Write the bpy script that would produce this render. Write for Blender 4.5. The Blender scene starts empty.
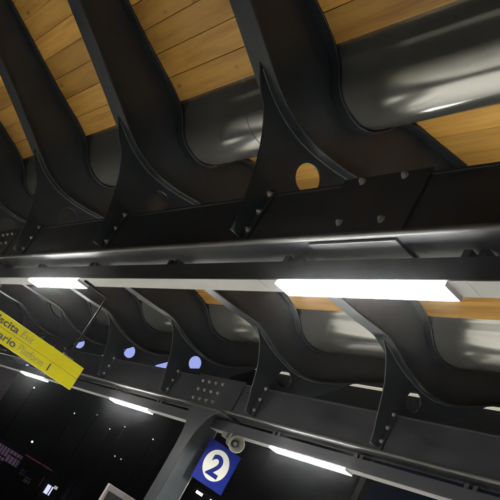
import bpy, bmesh, math, random
from mathutils import Matrix, Vector
random.seed(7)
S = bpy.context.scene
C = S.collection
EYE = 1.6                     # camera height over the platform

# ------------------------------------------------------------------ camera
cam = bpy.data.cameras.new('camera')
cam.sensor_width = 36.0
cam.lens = 822.586 / 500 * 36
cam.clip_start = 0.05
cam.clip_end = 2000
co = bpy.data.objects.new('camera', cam)
C.objects.link(co)
co.matrix_world = Matrix(((0.67848476, -0.59395433, -0.43229236, 0),
                          (-0.55312631, -0.02579113, -0.83269809, 0),
                          (0.48343532, 0.80408524, -0.34603066, EYE),
                          (0, 0, 0, 1)))
S.camera = co
# ------------------------------------------------------------------ night sky
w = bpy.data.worlds.new('World')
S.world = w
w.use_nodes = True
nt = w.node_tree
bg = nt.nodes['Background']
sky = nt.nodes.new('ShaderNodeTexSky')
sky.sky_type = 'NISHITA'
sky.sun_disc = False
sky.sun_elevation = math.radians(25)
sky.sun_rotation = math.radians(20)
tint = nt.nodes.new('ShaderNodeMix')
tint.data_type = 'RGBA'
tint.blend_type = 'MULTIPLY'
tint.inputs['Factor'].default_value = 1.0
tint.inputs['B'].default_value = (0.62, 0.66, 1.0, 1)
nt.links.new(sky.outputs[0], tint.inputs['A'])
nt.links.new(tint.outputs['Result'], bg.inputs[0])
bg.inputs[1].default_value = 0.0007
# ------------------------------------------------------------------ exposure
S.view_settings.view_transform = 'Standard'
S.view_settings.look = 'None'
S.view_settings.gamma = 1
S.view_settings.use_curve_mapping = False
S.view_settings.exposure = 0.6
LAMP = 200.0                  # radiance of the strip lights
S.render.engine = 'CYCLES'
S.cycles.use_denoising = True
S.cycles.max_bounces = 8
S.cycles.diffuse_bounces = 5
S.cycles.sample_clamp_indirect = 12
S.cycles.caustics_reflective = False
S.cycles.caustics_refractive = False


# ------------------------------------------------------------------ helpers
def catmull(pts, n=10):
    P = [pts[0]] + list(pts) + [pts[-1]]
    out = []
    for i in range(1, len(P) - 2):
        p0, p1, p2, p3 = P[i - 1], P[i], P[i + 1], P[i + 2]
        for k in range(n):
            t = k / n
            out.append(tuple(0.5 * ((2 * b) + (-a + c) * t + (2 * a - 5 * b + 4 * c - d) * t * t + (-a + 3 * b - 3 * c + d) * t ** 3)
                             for a, b, c, d in zip(p0, p1, p2, p3)))
    out.append(tuple(pts[-1]))
    return out


def obj(name, bm, m, parent=None, smooth=False, bevel=0.0):
    bmesh.ops.recalc_face_normals(bm, faces=bm.faces)
    me = bpy.data.meshes.new(name)
    bm.to_mesh(me)
    bm.free()
    if m:
        me.materials.append(m)
    if smooth:
        for p in me.polygons:
            p.use_smooth = True
    o = bpy.data.objects.new(name, me)
    C.objects.link(o)
    if parent:
        o.parent = parent
    if bevel:
        b = o.modifiers.new('bevel', 'BEVEL')
        b.width = bevel
        b.segments = 3
        b.limit_method = 'ANGLE'
        b.angle_limit = math.radians(50)
    return o


def tag(o, label, cat, group=None, kind=None):
    o['label'] = label
    o['category'] = cat
    if group:
        o['group'] = group
    if kind:
        o['kind'] = kind
    return o


def thing(name, label, cat, loc=(0, 0, 0), rz=0, group=None):
    o = bpy.data.objects.new(name, None)
    o.empty_display_size = 0.2
    C.objects.link(o)
    o.location = loc
    o.rotation_euler = (0, 0, rz)
    return tag(o, label, cat, group)


def add_box(bm, x0, x1, y0, y1, z0, z1, mat=None):
    vs = [bm.verts.new((x, y, z)) for x in (x0, x1) for y in (y0, y1) for z in (z0, z1)]
    if mat:
        for v in vs:
            v.co = mat @ v.co
    for f in ((0, 1, 3, 2), (4, 6, 7, 5), (0, 4, 5, 1), (2, 3, 7, 6), (0, 2, 6, 4), (1, 5, 7, 3)):
        bm.faces.new([vs[i] for i in f])
    return vs


def box(x0, x1, y0, y1, z0, z1):
    bm = bmesh.new()
    add_box(bm, x0, x1, y0, y1, z0, z1)
    return bm


def add_cyl(bm, a, b, r0, r1=None, n=16, cap=True):
    a, b = Vector(a), Vector(b)
    r1 = r0 if r1 is None else r1
    d = (b - a).normalized()
    u = d.orthogonal().normalized()
    v = d.cross(u)
    A = [bm.verts.new(a + (u * math.cos(t) + v * math.sin(t)) * r0) for t in [2 * math.pi * i / n for i in range(n)]]
    B = [bm.verts.new(b + (u * math.cos(t) + v * math.sin(t)) * r1) for t in [2 * math.pi * i / n for i in range(n)]]
    for i in range(n):
        bm.faces.new((A[i], A[(i + 1) % n], B[(i + 1) % n], B[i]))
    if cap:
        bm.faces.new(A[::-1])
        bm.faces.new(B)


def cyl(a, b, r0, r1=None, n=16):
    bm = bmesh.new()
    add_cyl(bm, a, b, r0, r1, n)
    return bm


def band(pts, y0, y1, t):
    """a strip of plate of thickness t, its underside on the x-z curve pts, between y0 and y1"""
    bm = bmesh.new()
    rows = []
    for i, (x, z) in enumerate(pts):
        a = pts[max(i - 1, 0)]
        b = pts[min(i + 1, len(pts) - 1)]
        d = Vector((b[0] - a[0], b[1] - a[1])).normalized()
        nx, nz = -d.y, d.x
        rows.append([bm.verts.new(p) for p in ((x, y0, z), (x, y1, z), (x + nx * t, y1, z + nz * t), (x + nx * t, y0, z + nz * t))])
    for a, b in zip(rows, rows[1:]):
        for k in range(4):
            bm.faces.new((a[k], a[(k + 1) % 4], b[(k + 1) % 4], b[k]))
    bm.faces.new(rows[0][::-1])
    bm.faces.new(rows[-1])
    return bm


def plate(name, loops, t, m, parent=None):
    """flat plate in the x-z plane with thickness t about y = 0; loops after the first are holes"""
    cu = bpy.data.curves.new('outline', 'CURVE')
    cu.dimensions = '2D'
    cu.fill_mode = 'BOTH'
    cu.extrude = t / 2 - 0.0015
    cu.bevel_depth = 0.0015
    for lp in loops:
        sp = cu.splines.new('POLY')
        sp.points.add(len(lp) - 1)
        for p, (x, z) in zip(sp.points, lp):
            p.co = (x, z, 0, 1)
        sp.use_cyclic_u = True
    tmp = bpy.data.objects.new('outline', cu)
    C.objects.link(tmp)
    dg = bpy.context.evaluated_depsgraph_get()
    me = bpy.data.meshes.new_from_object(tmp.evaluated_get(dg))
    bpy.data.objects.remove(tmp)
    bpy.data.curves.remove(cu)
    me.transform(Matrix.Rotation(math.pi / 2, 4, 'X'))
    me.materials.clear()
    me.materials.append(m)
    o = bpy.data.objects.new(name, me)
    C.objects.link(o)
    o.parent = parent
    return o


def text(name, body, size, m, parent, x, y, z, bold=0.0, shear=0.0, width=None, align='LEFT'):
    """upright lettering in the x-z plane, read from -y; returns the object"""
    cu = bpy.data.curves.new('lettering', 'FONT')
    cu.body = body
    cu.size = size
    cu.offset = bold
    cu.shear = shear
    cu.extrude = 0.0008
    cu.align_x = align
    tmp = bpy.data.objects.new('lettering', cu)
    C.objects.link(tmp)
    dg = bpy.context.evaluated_depsgraph_get()
    me = bpy.data.meshes.new_from_object(tmp.evaluated_get(dg))
    bpy.data.objects.remove(tmp)
    bpy.data.curves.remove(cu)
    xs = [v.co.x for v in me.vertices]
    if width:
        k = width / (max(xs) - min(xs))
        me.transform(Matrix.Translation((-min(xs), 0, 0)))
        me.transform(Matrix.Diagonal((k, 1, 1, 1)))
        if align == 'CENTER':
            me.transform(Matrix.Translation((-width / 2, 0, 0)))
        if align == 'RIGHT':
            me.transform(Matrix.Translation((-width, 0, 0)))
    me.transform(Matrix.Rotation(math.pi / 2, 4, 'X'))
    me.materials.clear()
    me.materials.append(m)
    o = bpy.data.objects.new(name, me)
    C.objects.link(o)
    o.parent = parent
    o.location = (x, y, z)
    return o


def clone(o, parent=None):
    c = o.copy()
    C.objects.link(c)
    if parent:
        c.parent = parent
    for ch in list(o.children):
        clone(ch, c)
    return c


# ------------------------------------------------------------------ materials
def mat(name, col, rough=0.5, metal=0.0, emit=None, es=0.0, spec=0.5):
    m = bpy.data.materials.new(name)
    m.use_nodes = True
    b = m.node_tree.nodes['Principled BSDF']
    b.inputs['Base Color'].default_value = (*col, 1)
    b.inputs['Roughness'].default_value = rough
    b.inputs['Metallic'].default_value = metal
    b.inputs['Specular IOR Level'].default_value = spec
    if emit:
        b.inputs['Emission Color'].default_value = (*emit, 1)
        b.inputs['Emission Strength'].default_value = es
    return m


def N(m, t, **kw):
    n = m.node_tree.nodes.new(t)
    for k, v in kw.items():
        setattr(n, k, v)
    return n


def lk(m, a, b):
    m.node_tree.links.new(a, b)


def weathered(name, c0, c1, rough, metal=0.0, scale=4.0, stretch=(1, 1, 1), bump=0.0, spec=0.5, fine=60.0):
    """paint or metal with cloudy wear in colour and gloss"""
    m = mat(name, c0, rough, metal, spec=spec)
    b = m.node_tree.nodes['Principled BSDF']
    tc = N(m, 'ShaderNodeTexCoord')
    mp = N(m, 'ShaderNodeMapping')
    mp.inputs['Scale'].default_value = stretch
    lk(m, tc.outputs['Object'], mp.inputs[0])
    n = N(m, 'ShaderNodeTexNoise')
    n.inputs['Scale'].default_value = scale
    n.inputs['Detail'].default_value = 8
    n.inputs['Roughness'].default_value = 0.65
    lk(m, mp.outputs[0], n.inputs['Vector'])
    cr = N(m, 'ShaderNodeValToRGB')
    cr.color_ramp.elements[0].position = 0.35
    cr.color_ramp.elements[0].color = (*c0, 1)
    cr.color_ramp.elements[1].position = 0.75
    cr.color_ramp.elements[1].color = (*c1, 1)
    lk(m, n.outputs['Fac'], cr.inputs[0])
    lk(m, cr.outputs[0], b.inputs['Base Color'])
    mr = N(m, 'ShaderNodeMapRange')
    mr.inputs['From Min'].default_value = 0.3
    mr.inputs['From Max'].default_value = 0.7
    mr.inputs['To Min'].default_value = rough * 0.82
    mr.inputs['To Max'].default_value = min(1, rough * 1.25)
    lk(m, n.outputs['Fac'], mr.inputs[0])
    lk(m, mr.outputs[0], b.inputs['Roughness'])
    if bump:
        n2 = N(m, 'ShaderNodeTexNoise')
        n2.inputs['Scale'].default_value = fine
        n2.inputs['Detail'].default_value = 4
        lk(m, mp.outputs[0], n2.inputs['Vector'])
        bp = N(m, 'ShaderNodeBump')
        bp.inputs['Strength'].default_value = bump
        bp.inputs['Distance'].default_value = 0.004
        lk(m, n2.outputs['Fac'], bp.inputs['Height'])
        lk(m, bp.outputs[0], b.inputs['Normal'])
    return m


STEEL = weathered('anthracite painted steel', (0.0085, 0.0115, 0.0155), (0.021, 0.024, 0.028), 0.38, scale=5.0, bump=0.2, fine=70)
BEAMP = weathered('anthracite beam paint', (0.013, 0.0145, 0.019), (0.026, 0.027, 0.030), 0.38, scale=5.0, stretch=(1, 0.4, 1), bump=0.2, fine=70)
EDGE = weathered('highlight-pale steel edge', (0.028, 0.028, 0.028), (0.075, 0.075, 0.07), 0.52, scale=6, stretch=(1, 0.3, 1))  # paler colour stands in for the bright highlight on the beam bead
COLUMN = weathered('blue grey column paint', (0.024, 0.029, 0.032), (0.038, 0.043, 0.046), 0.33, scale=3, bump=0.05)
BOLT = weathered('galvanised bolt', (0.32, 0.31, 0.29), (0.5, 0.49, 0.46), 0.42, 0.6, scale=20)
GUTTER = weathered('satin stainless gutter', (0.30, 0.302, 0.28), (0.41, 0.412, 0.385), 0.18, 0.86, scale=2.2, stretch=(1, 0.3, 1))
TRAYSIDE = weathered('dark tray paint', (0.018, 0.019, 0.024), (0.028, 0.028, 0.032), 0.5, scale=5, stretch=(1, 0.3, 1))
TRAYCOVER = weathered('pale grey tray cover', (0.25, 0.25, 0.245), (0.31, 0.31, 0.30), 0.45, scale=3, stretch=(1, 0.5, 1))
WHITE = mat('white enamel', (0.78, 0.77, 0.72), 0.4)
DIFF = mat('lit diffuser', (0.9, 0.9, 0.9), 0.4, emit=(1.0, 0.99, 0.94), es=LAMP)
YELLOW = weathered('yellow sign film', (0.46, 0.41, 0.0), (0.50, 0.45, 0.0), 0.5, scale=3, spec=0.15)
BLACKINK = mat('black lettering', (0.012, 0.012, 0.012), 0.5)
GREYINK = mat('grey lettering', (0.20, 0.185, 0.03), 0.5)
BLUE = weathered('blue sign film', (0.003, 0.009, 0.12), (0.004, 0.012, 0.15), 0.5, scale=4, spec=0.2)
SIGNWHITE = mat('white sign film', (0.50, 0.50, 0.45), 0.5, spec=0.2)
DARK = weathered('soot dark render', (0.016, 0.016, 0.019), (0.03, 0.03, 0.032), 0.9, scale=2)
GLASS = mat('dark window glass', (0.01, 0.01, 0.012), 0.08)
FRAMEP = weathered('dull grey frame', (0.17, 0.15, 0.155), (0.22, 0.2, 0.2), 0.5, scale=6)


def wood_material():
    m = mat('honey pine boards', (0.4, 0.22, 0.06), 0.48)
    b = m.node_tree.nodes['Principled BSDF']
    tc = N(m, 'ShaderNodeTexCoord')
    at = N(m, 'ShaderNodeAttribute', attribute_name='board')
    # every board shifts the grain pattern so that no two match
    off = N(m, 'ShaderNodeVectorMath', operation='MULTIPLY_ADD')
    off.inputs[1].default_value = (37.0, 53.0, 29.0)
    lk(m, at.outputs['Vector'], off.inputs[0])
    lk(m, tc.outputs['Object'], off.inputs[2])
    mp = N(m, 'ShaderNodeMapping')
    mp.inputs['Scale'].default_value = (7.0, 0.7, 7.0)
    lk(m, off.outputs[0], mp.inputs[0])
    warp = N(m, 'ShaderNodeTexNoise')
    warp.inputs['Scale'].default_value = 1.1
    warp.inputs['Detail'].default_value = 3
    lk(m, mp.outputs[0], warp.inputs['Vector'])
    gm = N(m, 'ShaderNodeMapping')
    gm.inputs['Scale'].default_value = (26.0, 0.9, 26.0)
    lk(m, off.outputs[0], gm.inputs[0])
    grain = N(m, 'ShaderNodeTexNoise')
    grain.inputs['Scale'].default_value = 1.0
    grain.inputs['Detail'].default_value = 7
    grain.inputs['Roughness'].default_value = 0.7
    grain.inputs['Distortion'].default_value = 0.9
    lk(m, gm.outputs[0], grain.inputs['Vector'])
    cr = N(m, 'ShaderNodeValToRGB')
    e = cr.color_ramp.elements
    e[0].position, e[0].color = 0.34, (0.29, 0.130, 0.024, 1)
    e[1].position, e[1].color = 0.66, (0.55, 0.312, 0.075, 1)
    mid = e.new(0.5)
    mid.color = (0.45, 0.243, 0.050, 1)
    mx = N(m, 'ShaderNodeMix', data_type='FLOAT')
    mx.inputs['Factor'].default_value = 0.5
    lk(m, warp.outputs['Fac'], mx.inputs['A'])
    lk(m, grain.outputs['Fac'], mx.inputs['B'])
    lk(m, mx.outputs['Result'], cr.inputs[0])
    # knots
    km = N(m, 'ShaderNodeMapping')
    km.inputs['Scale'].default_value = (4.2, 2.2, 4.2)
    lk(m, off.outputs[0], km.inputs[0])
    vo = N(m, 'ShaderNodeTexVoronoi')
    vo.inputs['Scale'].default_value = 1.0
    lk(m, km.outputs[0], vo.inputs['Vector'])
    kr = N(m, 'ShaderNodeValToRGB')
    kr.color_ramp.elements[0].position = 0.035
    kr.color_ramp.elements[0].color = (0.32, 0.2, 0.14, 1)
    kr.color_ramp.elements[1].position = 0.14
    kr.color_ramp.elements[1].color = (1, 1, 1, 1)
    lk(m, vo.outputs['Distance'], kr.inputs[0])
    mul = N(m, 'ShaderNodeMix', data_type='RGBA', blend_type='MULTIPLY')
    mul.inputs['Factor'].default_value = 1.0
    lk(m, cr.outputs[0], mul.inputs['A'])
    lk(m, kr.outputs[0], mul.inputs['B'])
    # board to board tint
    hs = N(m, 'ShaderNodeHueSaturation')
    mr = N(m, 'ShaderNodeMapRange')
    mr.inputs['To Min'].default_value = 0.70
    mr.inputs['To Max'].default_value = 1.18
    lk(m, at.outputs['Fac'], mr.inputs[0])
    lk(m, mr.outputs[0], hs.inputs['Value'])
    lk(m, mul.outputs['Result'], hs.inputs['Color'])
    lk(m, hs.outputs[0], b.inputs['Base Color'])
    bp = N(m, 'ShaderNodeBump')
    bp.inputs['Strength'].default_value = 0.15
    bp.inputs['Distance'].default_value = 0.003
    lk(m, grain.outputs['Fac'], bp.inputs['Height'])
    lk(m, bp.outputs[0], b.inputs['Normal'])
    return m


WOOD = wood_material()
CONCRETE = weathered('pale platform paving', (0.58, 0.57, 0.54), (0.70, 0.69, 0.66), 0.75, scale=1.2)
GROUND = weathered('dark ballast ground', (0.03, 0.03, 0.03), (0.05, 0.048, 0.045), 0.95, scale=0.6)

# ------------------------------------------------------------------ ground (never in frame, it bounces the light)
bm = box(-220, 220, -220, 220, -1.5, -1.1)
o = obj('ground', bm, GROUND)
o['kind'] = 'structure'
bm = box(-9.0, 12.0, -30, 40, -1.09, 0.0)
o = obj('platform', bm, CONCRETE)
o['kind'] = 'structure'

Z = EYE
PITCH = 2.5

# ------------------------------------------------------------------ sections measured in the rib plane (x across, z over the eye)
LOW_A = [(-1.5, 5.22), (-0.5, 4.66), (0.4, 4.14), (1.0, 3.795), (1.5, 3.505), (1.84, 3.30), (2.07, 3.165), (2.25, 3.09),
         (2.43, 3.05), (2.62, 3.045), (2.85, 3.07), (3.07, 3.11), (3.6, 3.15), (4.33, 3.15)]
UP_A = [(-1.5, 5.40), (-0.5, 4.95), (0.4, 4.565), (1.19, 4.225), (1.58, 4.055), (1.89, 3.935), (2.09, 3.865), (2.24, 3.79),
        (2.37, 3.68), (2.48, 3.53), (2.62, 3.445), (2.80, 3.425), (2.95, 3.49), (3.06, 3.61), (3.15, 3.76),
        (3.27, 3.835), (3.44, 3.875), (3.95, 3.96), (4.33, 4.02)]
LOW_B = [(4.37, 3.07), (4.74, 3.079), (5.1, 3.09), (5.35, 3.11), (5.52, 3.11), (5.70, 3.06), (5.92, 2.99), (6.17, 2.945),
         (6.44, 2.93), (6.75, 2.99), (7.05, 3.13), (7.4, 3.35), (8.2, 3.84), (9.3, 4.51)]
UP_B = [(4.37, 3.80), (5.0, 3.75), (5.58, 3.665), (5.84, 3.605), (5.95, 3.555), (6.05, 3.465), (6.14, 3.39), (6.28, 3.33),
        (6.46, 3.318), (6.61, 3.36), (6.72, 3.45), (6.81, 3.60), (6.92, 3.72), (7.1, 3.81), (8.0, 4.20), (9.3, 4.75)]
HOLE_A, HOLE_B = (2.705, 2.84), (6.34, 2.745)


def on(pts, x):
    for a, b in zip(pts, pts[1:]):
        if a[0] <= x <= b[0]:
            return a[1] + (b[1] - a[1]) * (x - a[0]) / (b[0] - a[0])


def bolt_bm():
    """hexagon head on a washer, axis along -x, back at x = 0"""
    bm = bmesh.new()
    add_cyl(bm, (0, 0, 0), (-0.005, 0, 0), 0.026, n=20)
    add_cyl(bm, (-0.005, 0, 0), (-0.022, 0, 0), 0.0185, 0.0175, n=6)
    add_cyl(bm, (-0.022, 0, 0), (-0.030, 0, 0), 0.010, 0.008, n=10)
    return bm


BOLT0 = obj('bolt', bolt_bm(), BOLT)
BOLT_ME = BOLT0.data
bpy.data.objects.remove(BOLT0)


def add_bolt(parent, x, y, z):
    b = bpy.data.objects.new('bolt', BOLT_ME)
    C.objects.link(b)
    b.parent = parent
    b.location = (x, y, z)
    b.rotation_euler = (random.uniform(0, 1.0), 0, 0)
    return b


def make_rib(kind):
    low, up = (LOW_A, UP_A) if kind == 'A' else (LOW_B, UP_B)
    hole = HOLE_A if kind == 'A' else HOLE_B
    t = thing('canopy_rib', 'rib', 'rib', (0, 0, Z))
    lc, uc = catmull(low, 8), catmull(up, 8)
    # web between the flanges
    plate('web', [lc + uc[::-1]], 0.020, STEEL, t)
    obj('lower_flange', band([(x, z - 0.022) for x, z in lc], -0.12, 0.12, 0.022), STEEL, t, bevel=0.006)
    obj('upper_flange', band(uc, -0.12, 0.12, 0.016), STEEL, t, bevel=0.005)
    # haunch plate with a round hole, from the lower flange down to the foot of the beam
    if kind == 'A':
        bx, bz = 2.5, 0.0
        left = [(1.86, on(low, 1.86) - 0.024), (1.985, 3.10), (2.09, 3.0), (2.17, 2.87), (2.235, 2.725), (2.29, 2.56), (2.342, 2.34), (2.373, 2.10)]
        right = [(2.92, 2.45), (2.98, 2.62), (3.12, 2.86), (3.32, 3.02), (3.6, 3.13)]
        i0, i1 = 1.86, 3.6
        top = 2.45
    else:
        bx, bz = 6.15, -0.035
        left = [(5.56, on(low, 5.56) - 0.024), (5.665, 2.98), (5.765, 2.83), (5.845, 2.68), (5.905, 2.50), (5.955, 2.33), (6.0, 2.2), (6.03, 2.06)]
        right = [(6.68, 2.41), (6.76, 2.58), (6.93, 2.80), (7.2, 3.08), (7.5, 3.40)]
        i0, i1 = 5.56, 7.5
        top = 2.41
    lcv, rcv = catmull(left, 6), catmull(right, 6)
    foot = [(bx - 0.018, left[-1][1]), (bx - 0.018, top), ]
    bm = bmesh.new()
    for sgn in (-1, 1):                       # fillet welds where the haunch meets the flange
        path = [Vector((x, sgn * 0.011, z - 0.024)) for x, z in lc if i0 + 0.03 < x < i1 - 0.1]
        for a, b in zip(path, path[1:]):
            add_cyl(bm, a, b, 0.0085, n=8, cap=False)
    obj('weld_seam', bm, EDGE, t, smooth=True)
    arch = [(x, z - 0.020) for x, z in lc if i0 < x < i1][::-1]
    loop = lcv + foot + rcv + arch
    hol = [(hole[0] + 0.122 * math.cos(a), hole[1] + 0.122 * math.sin(a)) for a in [2 * math.pi * i / 40 for i in range(40)]]
    plate('haunch', [loop, hol], 0.016, STEEL, t)
    # end plate bolted to the face of the beam
    c = obj('cleat', box(bx - 0.020, bx - 0.002, -0.085, 0.010, 2.075 + bz, 2.545 + bz), STEEL, t, bevel=0.003)
    for dz in (2.17, 2.335, 2.50):
        add_bolt(c, bx - 0.020, -0.042, dz + bz)
    return t


ribA, ribB = make_rib('A'), make_rib('B')
YA = [0.0, 2.5, 5.0, 7.5, 10.0, 12.5, 15.0]
YB = [1.82, 4.32, 6.82, 9.32, 11.81, 14.31, 16.81, 19.31, 21.8]
LA = {0.0: 'curved dark steel rib overhead of the viewer, outside the right edge',
      2.5: 'curved dark steel rib just off the right edge, beside the bolted beam splice',
      5.0: 'curved dark steel rib at the centre, its open round hole showing bright wood',
      7.5: 'second curved dark steel rib from the right, its round hole mostly dark',
      10.0: 'dark curved steel rib at the upper left edge, third from right over the near beam',
      12.5: 'curved dark steel rib farthest left over the near beam, mostly out of frame',
      15.0: 'curved dark steel rib over near beam, beyond the left picture edge'}
LB = {1.82: 'far row curved steel rib off the right edge of the picture, first in the row',
      4.32: 'far row curved steel rib off the right edge, next to the largest far rib',
      6.82: 'largest far row steel rib under the bright long near light, its bracket bolted at right',
      9.32: 'far row steel rib with bracket bolted just right of the column head',
      11.81: 'far row steel rib with bracket bolted just left of the column head',
      14.31: 'far row steel rib with blue in its hole, first one right of the hanging rod',
      16.81: 'far row steel rib behind the hanging rod of the yellow sign',
      19.31: 'far row steel rib just above the end of the yellow sign',
      21.8: 'farthest far row steel rib, half hidden by the yellow sign at left edge'}
for i, y in enumerate(YA):
    r = ribA if i == 0 else clone(ribA)
    r.location.y = y
    tag(r, LA[y], 'rib', 'curved ribs over the near beam')
for i, y in enumerate(YB):
    r = ribB if i == 0 else clone(ribB)
    r.location.y = y
    tag(r, LB[y], 'rib', 'curved ribs over the far beam')


# ------------------------------------------------------------------ longitudinal beams
def make_beam(bx, bz, y0, y1, label, splices):
    t = thing('canopy_beam', label, 'beam', (0, 0, Z + bz), 0, 'long beams carrying the canopy')
    obj('web', box(bx, bx + 0.20, y0, y1, 2.066, 2.488), BEAMP, t)
    obj('bottom_flange', box(bx - 0.033, bx + 0.235, y0, y1, 2.028, 2.060), BEAMP, t, bevel=0.004)
    obj('edge_bead', cyl((bx - 0.040, y0, 2.044), (bx - 0.040, y1, 2.044), 0.021, n=24), EDGE, t, smooth=True)  # highlight line along the flange put into the bead's paler colour
    obj('top_flange', box(bx - 0.012, bx + 0.212, y0, y1, 2.490, 2.512), BEAMP, t, bevel=0.004)
    for (a, b, ys, zs) in splices:
        s = obj('splice_plate', box(bx - 0.016, bx - 0.002, a, b, 2.070, 2.540), BEAMP, t, bevel=0.003)
        for yy in ys:
            for zz in zs:
                add_bolt(s, bx - 0.016, yy, zz)
        f = obj('flange_plate', box(bx - 0.015, bx + 0.230, a, b, 2.010, 2.0272), BEAMP, t, bevel=0.003)
    return t


make_beam(2.5, 0.0, -12, 30, 'dark steel beam across the middle, the near one with bolted splice at right',
          [(3.35, 4.14, (3.56, 3.94), (2.17, 2.50)),
           (10.75, 11.75, (10.93, 11.13, 11.33, 11.53), (2.16, 2.30, 2.45))])
make_beam(6.15, -0.035, -12, 34, 'dark steel beam running low across the picture, the far one carried by the column',
          [(9.80, 11.10, (10.34, 10.53, 10.72, 10.91), (2.14, 2.29, 2.435)),
           (19.8, 21.1, (20.2, 20.39, 20.58, 20.77), (2.14, 2.29, 2.435))])


# ------------------------------------------------------------------ gutters
def gutter_profile(up, x0, x1, head, tail):
    """the gutter lies in the hollow of the ribs, a finger's width above their upper flanges"""
    c = [p for p in catmull(up, 8) if x0 <= p[0] <= x1]
    out = list(head)
    for k in range(0, len(c), 2):
        a, b = c[max(k - 1, 0)], c[min(k + 1, len(c) - 1)]
        d = Vector((b[0] - a[0], b[1] - a[1])).normalized()
        out.append((c[k][0] - d.y * 0.026, c[k][1] + d.x * 0.026))
    return out + list(tail)


GPROF_A = gutter_profile(UP_A, 2.33, 3.12, [(2.274, 3.842), (2.305, 3.815)], [(3.13, 3.83), (3.19, 3.89)])
GPROF_B = gutter_profile(UP_B, 5.97, 6.86, [(5.905, 3.640), (5.945, 3.612)], [(6.88, 3.765), (6.93, 3.80)])


def make_gutter(prof, y0, y1, label, seams):
    t = thing('roof_gutter', label, 'gutter', (0, 0, Z), 0, 'steel gutters in the roof valleys')
    pr = catmull(prof, 3)
    bm = bmesh.new()
    ny = 60
    rows = []
    for j in range(ny + 1):
        y = y0 + (y1 - y0) * j / ny
        rows.append([bm.verts.new((x, y, z)) for x, z in pr])
    for a, b in zip(rows, rows[1:]):
        for k in range(len(pr) - 1):
            bm.faces.new((a[k], a[k + 1], b[k + 1], b[k]))
    o = obj('trough', bm, GUTTER, t, smooth=True)
    so = o.modifiers.new('sheet', 'SOLIDIFY')
    so.thickness = 0.004
    so.offset = 1
    for ys in seams:
        lap = [(x, z - 0.004) for x, z in pr]
        s = obj('seam_strap', band(lap, ys - 0.03, ys + 0.03, 0.003), GUTTER, t, smooth=False)
    return t


make_gutter(GPROF_A, -12, 30, 'wide round steel gutter above the near beam, catching bright reflections', (1.25, 6.25, 11.2))
make_gutter(GPROF_B, -12, 34, 'wide round steel gutter above the far beam, seen below the long lamps', (5.6, 10.6, 15.6))


# ------------------------------------------------------------------ timber ceilings, board by board
def make_ceiling(pts, y0, y1, first_y, label, width=0.262):
    """boards laid along y following the x-z line pts (underside), cut at every rib"""
    bm = bmesh.new()
    lay = bm.loops.layers.float_color.new('board')
    # resample by arc length
    seg = []
    for a, b in zip(pts, pts[1:]):
        L = math.hypot(b[0] - a[0], b[1] - a[1])
        n = max(1, int(L / 0.01))
        for k in range(n):
            seg.append((a[0] + (b[0] - a[0]) * k / n, a[1] + (b[1] - a[1]) * k / n))
    seg.append(pts[-1])
    dist = [0]
    for a, b in zip(seg, seg[1:]):
        dist.append(dist[-1] + math.hypot(b[0] - a[0], b[1] - a[1]))

    def at(s):
        s = min(max(s, 0), dist[-1])
        for i in range(1, len(dist)):
            if dist[i] >= s:
                f = (s - dist[i - 1]) / max(dist[i] - dist[i - 1], 1e-9)
                return Vector((seg[i - 1][0] + (seg[i][0] - seg[i - 1][0]) * f, seg[i - 1][1] + (seg[i][1] - seg[i - 1][1]) * f))
        return Vector(seg[-1])
    s = 0.0
    ycuts = [first_y + PITCH * k for k in range(-6, 12)]
    ycuts = [y0] + [y for y in ycuts if y0 < y < y1] + [y1]
    while s < dist[-1] - 0.03:
        e = min(s + width, dist[-1])
        a, b = at(s + 0.0022), at(e - 0.0022)
        d = (b - a).normalized()
        nrm = Vector((-d.y, d.x))
        if nrm.y < 0:
            nrm = -nrm
        ch = 0.0035
        prof = [a + nrm * ch, a + d * ch, b - d * ch, b + nrm * ch, b + nrm * 0.03, a + nrm * 0.03]
        for ya, yb in zip(ycuts, ycuts[1:]):
            v = random.random()
            A = [bm.verts.new((p.x, ya + 0.001, p.y)) for p in prof]
            B = [bm.verts.new((p.x, yb - 0.001, p.y)) for p in prof]
            fs = [bm.faces.new((A[i], A[(i + 1) % 6], B[(i + 1) % 6], B[i])) for i in range(6)]
            fs += [bm.faces.new(A[::-1]), bm.faces.new(B)]
            for f in fs:
                for l in f.loops:
                    l[lay] = (v, v, v, 1)
        s = e
    # roof sheet closing the gaps behind the boards
    o = obj('timber_ceiling', bm, WOOD)
    o.location.z = Z
    tag(o, label, 'ceiling', 'timber plank ceilings of the canopy')
    return o


def shift(pts, dz):
    return [(x, z + dz) for x, z in pts]


wingA = [(2.262, 3.800), (2.09, 3.885), (1.89, 3.955), (1.58, 4.077), (1.19, 4.247), (0.4, 4.587), (-0.5, 4.972), (-1.5, 5.42)]
make_ceiling(wingA, -8, 30, 5.0, 'honey pine plank ceiling rising over the near ribs at the top of the picture')
make_ceiling([(3.215, 3.872), (3.44, 3.897), (3.95, 3.982), (4.33, 4.042)], -8, 30, 5.0, 'pine planks just behind the near gutter, seen at right and through the round hole', 0.285)
make_ceiling([(5.90, 3.628), (5.84, 3.648), (5.58, 3.70), (5.0, 3.785), (4.37, 3.835)], -8, 34, 6.82, 'pine planks over the far ribs, showing just under the long lamps')
make_ceiling([(6.89, 3.78), (7.1, 3.842), (8.0, 4.222), (9.3, 4.772)], -8, 34, 6.82, 'plank ceiling of the outer wing hidden beyond the far gutter')
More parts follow.
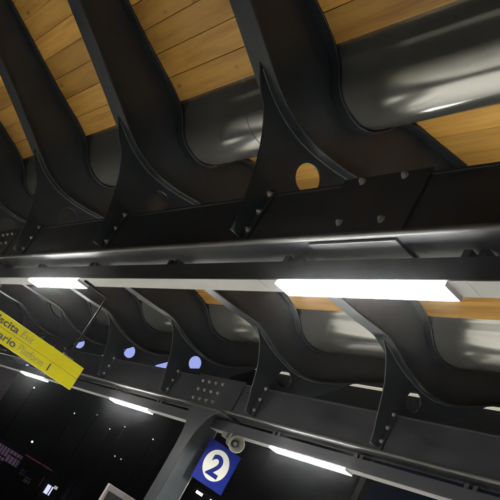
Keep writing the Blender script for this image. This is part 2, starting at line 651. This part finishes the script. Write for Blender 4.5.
# ridge purlin joining the two halves of the canopy, and the roof sheeting above
t = thing('ridge_purlin', 'dark steel purlin along the ridge between the near and far gutters', 'purlin', (0, 0, Z))
obj('web', box(4.335, 4.365, -12, 34, 3.06, 4.02), STEEL, t)
obj('bottom_flange', box(4.27, 4.43, -12, 34, 3.00, 3.04), STEEL, t, bevel=0.004)
t = thing('roof_sheet', 'metal roof covering above the plank ceilings', 'roof', (0, 0, Z))
for pts in ([(-1.6, 5.50), (2.2, 3.89 + 0.06), (2.25, 3.93)], [(3.22, 3.93), (4.35, 4.10)], [(4.36, 4.10), (4.5, 3.90), (5.9, 3.70)], [(6.87, 3.88), (9.4, 4.90)]):
    obj('sheet', band([(x, z) for x, z in pts], -8, 34, 0.01), DARK, t)


# ------------------------------------------------------------------ cable trays under the beams
def make_tray(x0, zb, y0, y1, label, hang, joints):
    t = thing('cable_tray', label, 'cable tray', (0, 0, Z), 0, 'lighting trays under the beams')
    w_ = 0.148
    obj('side_channel', box(x0, x0 + w_, y0, y1, zb + 0.004, zb + 0.150), TRAYSIDE, t, bevel=0.003)
    cuts = [y0] + joints + [y1]
    for a, b in zip(cuts, cuts[1:]):
        obj('cover', box(x0 + 0.003, x0 + w_ - 0.003, a + 0.002, b - 0.002, zb, zb + 0.0025), TRAYCOVER, t)
    for y in hang:
        bm = bmesh.new()
        for d in (-0.055, 0.055):
            add_box(bm, x0 + 0.01, x0 + w_ - 0.01, y + d - 0.028, y + d + 0.028, zb + 0.151, 2.004 if zb > 1.79 else 1.968)
        obj('hanger', bm, TRAYSIDE, t, bevel=0.003)
    return t


make_tray(2.572, 1.80, -12, 30, 'long tray under the near beam with pale underside and strip lights in it',
          [-2.0, -0.4, 1.2, 2.84, 4.40, 6.06, 7.75, 9.29, 10.9, 12.5, 14.1], [-8.0, -3.0, 0.2, 2.80, 4.63, 7.6, 10.2, 12.8, 17.8])
make_tray(6.235, 1.765, -12, 34, 'long tray under the far beam, darker, with strip lights beside the column',
          [-1.1, 0.5, 2.15, 3.8, 5.50, 7.14, 8.74, 10.4, 12.02, 13.6, 15.2, 16.8, 18.4], [-3.0, 2.0, 7.0, 9.2, 12.0, 14.2, 17.0, 19.2, 22.0])


# ------------------------------------------------------------------ strip lights
def make_light():
    t = thing('strip_light', 'light', 'strip light')
    obj('housing', box(0.006, 0.142, -0.735, 0.735, -0.008, -0.001), WHITE, t, bevel=0.002)
    bm = bmesh.new()
    add_box(bm, 0.004, 0.144, -0.74, 0.74, -0.030, -0.0085)
    obj('diffuser', bm, DIFF, t, bevel=0.004)
    for q in (-1, 1):
        obj('spill_cap', box(0.0035, 0.1445, q * 0.744 - 0.0025, q * 0.744 + 0.0025, -0.0302, -0.001), FRAMEP, t)  # added to block spill from the diffuser ends onto the cover
    return t


lite = make_light()
lights = [(2.572, 1.80, 3.67, 'largest glaring white strip light, on the near tray right of centre'),
          (2.572, 1.80, 8.60, 'white strip light on the near tray at left above the yellow sign'),
          (2.572, 1.80, 13.55, 'white strip light on the near tray, off the left edge'),
          (2.572, 1.80, -1.30, 'white strip light on the near tray, off the right edge'),
          (2.572, 1.80, -6.25, 'white strip light on the near tray, far behind the viewer'),
          (6.235, 1.765, 7.98, 'slanting white strip light on the far tray right of the blue number sign'),
          (6.235, 1.765, 12.97, 'white strip light on the far tray left of the column'),
          (6.235, 1.765, 17.92, 'small white strip light on the far tray just under the yellow sign'),
          (6.235, 1.765, 22.9, 'tiny white strip light on the far tray behind the yellow sign'),
          (6.235, 1.765, 3.0, 'white strip light on the far tray, off the right edge'),
          (6.235, 1.765, -2.0, 'white strip light on the far tray, behind the viewer')]
for i, (x, z, y, lab) in enumerate(lights):
    o = lite if i == 0 else clone(lite)
    o.location = (x, y, Z + z)
    tag(o, lab, 'strip light', 'fluorescent strip lights on the trays')


# ------------------------------------------------------------------ columns carrying the far beam
def make_column(x, y, ztop, label):
    t = thing('steel_column', label, 'column', (x, y, 0), 0, 'steel columns under the beams')
    h = ztop
    # H section: two flanges facing along the beam, one web
    obj('flange', box(-0.15, 0.17, -0.125, -0.107, 0, h), COLUMN, t, bevel=0.003)
    obj('flange', box(-0.15, 0.17, 0.107, 0.125, 0, h), COLUMN, t, bevel=0.003)
    bm = bmesh.new()
    add_box(bm, 0.176, 0.192, -0.125, -0.100, 0, h)
    obj('cable_conduit', bm, FRAMEP, t)
    # flared head plate under the beam
    prof = [(-0.125, 0.03), (-0.125, h - 0.95), (-0.135, h - 0.6), (-0.17, h - 0.35), (-0.25, h - 0.15), (-0.38, h - 0.04), (-0.50, h - 0.001), (0.48, h - 0.001), (0.34, h - 0.05), (0.22, h - 0.2), (0.155, h - 0.4), (0.13, h - 0.65), (0.125, h - 0.95), (0.125, 0.03)]
    hd = plate('head_plate', [prof], 0.018, STEEL, t)
    hd.rotation_euler = (0, 0, math.pi / 2)
    hd.location = (-0.162, 0, 0)
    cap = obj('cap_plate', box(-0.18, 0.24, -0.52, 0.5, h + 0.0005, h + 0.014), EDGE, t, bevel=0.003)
    obj('base_plate', box(-0.3, 0.32, -0.28, 0.28, 0.001, 0.025), STEEL, t, bevel=0.004)
    return t


make_column(6.20, 10.36, Z + 1.955, 'grey steel column with flared head, leaning in view left of the blue sign')
make_column(6.20, 20.95, Z + 1.955, 'dim far steel column at the left edge below the yellow sign')
make_column(2.62, 11.25, Z + 1.985, 'steel column under the near beam, just outside the left edge')

# ------------------------------------------------------------------ yellow hanging sign
RODM = mat('black rod', (0.004, 0.004, 0.004), 0.8, spec=0.1)
sg = thing('hanging_sign', 'yellow hanging direction sign with two lines of black lettering, at left edge', 'sign', (0, 7.7, Z))
for z0, z1 in ((0.957, 1.078), (0.832, 0.954)):
    obj('panel', box(-0.45, 3.094, 0.0, 0.04, z0, z1), YELLOW, sg, bevel=0.002)
text('lettering', 'Uscita', 0.098, BLACKINK, sg, 2.335, -0.0012, 0.984, bold=0.0018, width=0.30, align='RIGHT')
text('lettering', 'Exit', 0.098, GREYINK, sg, 2.372, -0.0012, 0.984, shear=0.15, width=0.135)
text('lettering', 'Binario', 0.098, BLACKINK, sg, 2.385, -0.0012, 0.862, bold=0.0018, width=0.345, align='RIGHT')
text('lettering', 'Platform', 0.098, GREYINK, sg, 2.418, -0.0012, 0.862, shear=0.15, width=0.295)
text('lettering', '1', 0.105, BLACKINK, sg, 2.752, -0.0012, 0.862, bold=0.002)
for x, zt in ((-0.2, 4.7), (2.894, 1.775)):
    bm = bmesh.new()
    add_cyl(bm, (x, 0.02, 1.078), (x, 0.02, zt), 0.010, n=12)
    obj('hanging_rod', bm, RODM, sg, smooth=True)
    obj('rod_foot', box(x - 0.06, x + 0.06, 0.004, 0.036, 1.0785, 1.094), STEEL, sg, bevel=0.003)
obj('cross_arm', box(2.60, 2.93, 0.0, 0.04, 1.7755, 1.7985), RODM, sg, bevel=0.003)
obj('cross_arm', box(-0.23, -0.17, -0.22, 0.04, 4.701, 4.715), STEEL, sg, bevel=0.003)

# ------------------------------------------------------------------ platform number sign
t = thing('platform_number_sign', 'square blue sign with number 2 in a white disc beside the column', 'sign', (6.545, 10.05, Z + 1.335))
obj('panel', box(-0.298, 0.298, 0.0, 0.022, -0.298, 0.298), BLUE, t, bevel=0.003)
bm = bmesh.new()
add_cyl(bm, (-0.02, -0.0005, 0.008), (-0.02, -0.003, 0.008), 0.222, n=64)
obj('disc', bm, SIGNWHITE, t)
text('numeral', '2', 0.42, BLUE, t, -0.02, -0.0042, -0.145, bold=0.012, align='CENTER', width=0.225)
obj('bracket', box(-0.26, -0.20, 0.022, 0.19, 0.12, 0.16), STEEL, t, bevel=0.003)
obj('bracket', box(-0.26, -0.20, 0.022, 0.19, -0.16, -0.12), STEEL, t, bevel=0.003)

# ------------------------------------------------------------------ horn loudspeaker under the far tray
t = thing('loudspeaker', 'small off-white horn loudspeaker fixed under the far tray above the blue sign', 'loudspeaker', (6.255, 9.55, Z + 1.655))
HORN = weathered('cream speaker plastic', (0.09, 0.088, 0.075), (0.14, 0.136, 0.115), 0.4, scale=6)
prof = [(0.0, 0.030), (0.05, 0.036), (0.11, 0.055), (0.17, 0.088), (0.205, 0.106), (0.215, 0.114), (0.207, 0.116), (0.200, 0.109), (0.165, 0.093), (0.105, 0.058), (0.06, 0.04), (0.06, 0.0)]
dirv = Vector((-0.28, -0.95, -0.10)).normalized()
u = dirv.orthogonal().normalized()
v = dirv.cross(u)
bm = bmesh.new()
rings = []
for a, r in prof:
    if r == 0:
        rings.append([bm.verts.new(dirv * a)])
    else:
        rings.append([bm.verts.new(dirv * a + (u * math.cos(q) + v * math.sin(q)) * r) for q in [2 * math.pi * i / 32 for i in range(32)]])
for a, b in zip(rings, rings[1:]):
    for i in range(32):
        if len(b) == 1:
            bm.faces.new((a[i], a[(i + 1) % 32], b[0]))
        else:
            bm.faces.new((a[i], a[(i + 1) % 32], b[(i + 1) % 32], b[i]))
obj('horn', bm, HORN, t, smooth=True)
bm = bmesh.new()
add_cyl(bm, dirv * 0.105, dirv * 0.135, 0.050, 0.030, n=20)
obj('driver_cone', bm, TRAYSIDE, t, smooth=True)
bm = bmesh.new()
add_cyl(bm, dirv * -0.13, dirv * 0.01, 0.062, 0.066, n=24)
obj('driver_body', bm, HORN, t, bevel=0.01)
bm = bmesh.new()
add_box(bm, -0.085, -0.078, -0.03, 0.03, -0.03, 0.1085)
add_box(bm, 0.078, 0.085, -0.03, 0.03, -0.03, 0.1085)
add_box(bm, -0.085, 0.085, -0.03, 0.03, 0.1035, 0.1085)
obj('bracket', bm, HORN, t)
obj('junction_box', box(-0.06, 0.06, 0.13, 0.25, 0.03, 0.1085), HORN, t, bevel=0.008)

# ------------------------------------------------------------------ framed board on the far platform
t = thing('notice_board', 'grey framed notice board on two posts, only its top corner in view', 'notice board', (6.5, 12.5, 0))
obj('backing', box(0.06, 1.32, 0.025, 0.05, 0.75, Z + 0.37), DARK, t)
obj('top_rail', box(0, 1.4, 0, 0.07, Z + 0.372, Z + 0.472), FRAMEP, t, bevel=0.004)
obj('side_rail', box(0, 0.045, 0.002, 0.068, 0.02, Z + 0.371), FRAMEP, t, bevel=0.004)
obj('side_rail', box(1.355, 1.4, 0.002, 0.068, 0.02, Z + 0.371), FRAMEP, t, bevel=0.004)
obj('bottom_rail', box(0.046, 1.354, 0.004, 0.066, 0.68, 0.748), FRAMEP, t, bevel=0.004)

# ------------------------------------------------------------------ beyond the platform
# the neighbouring platform roof with a thin emissive line on its lower edge
t = thing('neighbouring_canopy', 'dark neighbouring platform roof edged with a thin pale glowing line', 'canopy', (14, 0, Z))
obj('fascia', box(0, 0.12, -14, 24.2, 6.30, 7.15), DARK, t)
obj('roof', box(0.125, 5.0, -14, 24.2, 6.95, 7.12), DARK, t)
STRIPM = mat('emissive edge strip', (0.8, 0.8, 0.7), 0.5, emit=(1.0, 0.97, 0.75), es=0.2)
obj('emissive_strip', box(-0.02, 0.10, -14, 24.2, 6.262, 6.297), STRIPM, t)
for y in (-9, 0, 9, 18):
    obj('post', box(2.4, 2.65, y, y + 0.25, -2.7, 6.94), DARK, t)

# tall building whose upper storey glows blue
dx, dy = 0.17, 1.0
L_ = math.hypot(dx, dy)
ang = math.atan2(dy, dx)
t = thing('station_building', 'distant building with a pale blue lit upper storey seen under the far ribs', 'building', (25.0, 45.0, Z - 2.8), ang)
BLUELIT = mat('blue lit glazing', (0.1, 0.1, 0.15), 0.3, emit=(0.36, 0.43, 0.90), es=0.62)
obj('wall', box(0, 62, -14, 0.0, 0, 13.40), DARK, t)
obj('parapet', box(-0.3, 62.3, -14.3, 0.3, 22.4, 23.0), DARK, t)
obj('upper_storey', box(0.1, 61.9, -13.8, -0.1, 13.41, 22.39), BLUELIT, t)
for i in range(0, 13):
    obj('mullion', box(i * 5.15, i * 5.15 + 0.10, -0.098, -0.02, 13.42, 22.38), DARK, t)
obj('end_wall', box(-0.25, 0.05, -14.2, 0.2, 13.401, 22.395), DARK, t)

# low kiosk with a pink sign band and a bright machine
t = thing('kiosk', 'low distant kiosk with a pink neon edge and mauve lit front', 'kiosk', (21.0, 60.0, -1.1), math.radians(-8))
PINK = mat('pink neon', (0.3, 0.1, 0.15), 0.5, emit=(0.60, 0.12, 0.30), es=0.045)
MAUVE = mat('mauve lit panel', (0.2, 0.15, 0.2), 0.5, emit=(0.36, 0.21, 0.36), es=0.085)
GLOW = mat('dim lit panel', (0.1, 0.1, 0.15), 0.5, emit=(0.25, 0.22, 0.36), es=0.04)
obj('wall', box(0, 6.6, 0.0, 3.0, 0, 3.45), DARK, t)
obj('roof', box(-0.3, 6.9, -0.5, 3.2, 3.455, 3.65), DARK, t)
obj('neon_edge', box(2.7, 5.0, -0.56, -0.505, 3.50, 3.60), PINK, t)
for a, b, c0, c1, mm in ((0.0, 0.6, 2.3, 3.3, GLOW), (0.70, 1.65, 2.35, 3.35, MAUVE), (1.72, 2.75, 2.45, 3.35, MAUVE), (0.5, 1.0, 1.7, 2.2, GLOW), (1.2, 1.6, 1.7, 2.25, GLOW),
                         (3.2, 3.5, 2.2, 2.6, GLOW), (3.7, 4.2, 1.9, 2.3, GLOW), (4.9, 5.1, 2.2, 2.9, PINK)):
    wn = obj('window', box(a, b, -0.04, -0.002, c0, c1), mm, t)
    bm = bmesh.new()
    for k in range(1, 4):
        q = a + (b - a) * k / 4 + random.uniform(-0.04, 0.04)
        add_box(bm, q - 0.025, q + 0.025, -0.07, -0.041, c0, c1)
    q = c0 + (c1 - c0) * random.uniform(0.3, 0.7)
    add_box(bm, a, b, -0.068, -0.042, q - 0.05, q + 0.05)
    obj('glazing_bars', bm, DARK, wn)
t = thing('vending_machine', 'small bright white lit machine at the end of the kiosk', 'vending machine', (26.0, 58.2, -1.1), math.radians(-8))
obj('cabinet', box(-0.3, 0.9, 0, 0.8, 0, 2.9), DARK, t, bevel=0.02)
obj('lit_front', box(-0.06, 0.42, -0.03, -0.002, 1.95, 2.62), mat('lit machine front', (0.5, 0.5, 0.6), 0.4, emit=(0.7, 0.72, 1.0), es=0.7), t)
obj('lit_header', box(0.44, 0.70, -0.03, -0.002, 2.55, 2.78), mat('lit machine header', (0.5, 0.5, 0.6), 0.4, emit=(0.8, 0.8, 0.8), es=0.3), t)


# distant lamps on masts
def make_lamp():
    t = thing('yard_lamp', 'lamp', 'lamp')
    obj('mast', cyl((0, 0, 0), (0, 0, 1), 0.03, 0.018, 10), RODM, t)
    bm = bmesh.new()
    bmesh.ops.create_uvsphere(bm, u_segments=16, v_segments=10, radius=1)
    obj('globe', bm, None, t, smooth=True)
    return t


lamp0 = make_lamp()
LAMPM = [mat('distant lamp %s' % n, (0.8, 0.8, 0.8), 0.5, emit=c, es=s) for n, c, s in
         (('white', (0.95, 0.97, 1.0), 1.6), ('dim', (0.85, 0.85, 0.9), 0.55), ('faint', (0.7, 0.75, 0.9), 0.3))]
spots = [((0.36, 0.086), 45, 0, .035, 'white lamp dot just under the far strip light by the yellow sign'),
         ((0.424, 0.087), 41, 1, .035, 'white lamp dot below the end of the yellow sign'),
         ((0.452, 0.101), 42, 2, .035, 'faint lamp dot level with and right of the one below the yellow sign'),
         ((0.478, 0.095), 40, 1, .035, 'lower left lamp dot of the pair under the far tray lamp'),
         ((0.495, 0.108), 40, 1, .035, 'upper right lamp dot of the pair under the far tray lamp'),
         ((0.541, 0.115), 38, 1, .035, 'lamp dot nearest the grey column'),
         ((0.505, 0.070), 41, 2, .04, 'left lamp of the close low pair of dots left of the column'),
         ((0.515, 0.071), 41, 2, .04, 'right lamp of the close low pair of dots left of the column'),
         ((0.397, 0.031), 48, 0, .055, 'bright lamp dot above the pink kiosk')]
for i, ((kx, kz), y, mi, rad, lab) in enumerate(spots):
    o = lamp0 if i == 0 else clone(lamp0)
    o.location = (kx * y, y, -1.1)
    h = Z + kz * y + 1.1
    for ch in o.children:
        if ch.name.startswith('mast'):
            ch.scale = (1, 1, h)
        else:
            ch.scale = (rad * 1.15,) * 3
            ch.location = (0, 0, h)
            if i == 0:
                ch.data.materials.append(LAMPM[0])
            ch.material_slots[0].link = 'OBJECT'
            ch.material_slots[0].material = LAMPM[mi]
    tag(o, lab, 'lamp', 'distant lamps on masts')

# twin floodlight on a mast under the number sign
t = thing('twin_floodlight', 'twin white floodlights on a mast below the blue number sign', 'floodlight', (19.75, 30.0, -1.1))
hh = Z + 2.70 + 1.1
obj('mast', cyl((0, 0, 0), (0, 0, hh + 0.05), 0.07, 0.05, 12), RODM, t)
obj('cross_arm', box(-0.55, 0.55, -0.03, 0.03, hh + 0.051, hh + 0.11), DARK, t)
for s in (-1, 1):
    hsg = obj('lamp_head', box(s * 0.40 - 0.19, s * 0.40 + 0.19, -0.10, 0.10, hh - 0.05, hh + 0.05), DARK, t, bevel=0.01)
    obj('lens', box(s * 0.40 - 0.17, s * 0.40 + 0.17, -0.13, -0.101, hh - 0.075, hh + 0.035), mat('floodlight lens', (0.8, 0.8, 0.8), 0.4, emit=(1, 0.98, 0.9), es=3.0), hsg)

# ------------------------------------------------------------------ thin volume added to imitate lens bloom round the lamps
hm = bpy.data.materials.new('night haze')
hm.use_nodes = True
n = hm.node_tree.nodes
n.clear()
pv = n.new('ShaderNodeVolumePrincipled')
pv.inputs['Color'].default_value = (0.95, 0.96, 1.0, 1)
pv.inputs['Density'].default_value = 0.0005
pv.inputs['Anisotropy'].default_value = 0.975
out = n.new('ShaderNodeOutputMaterial')
hm.node_tree.links.new(pv.outputs[0], out.inputs['Volume'])
hz = obj('bloom_haze', box(-240, 240, -240, 240, -4.0, 30.0), hm)
hz['kind'] = 'stuff'
hz['label'] = 'thin added volume imitating lens bloom round the strip lights'
hz['category'] = 'bloom_haze'
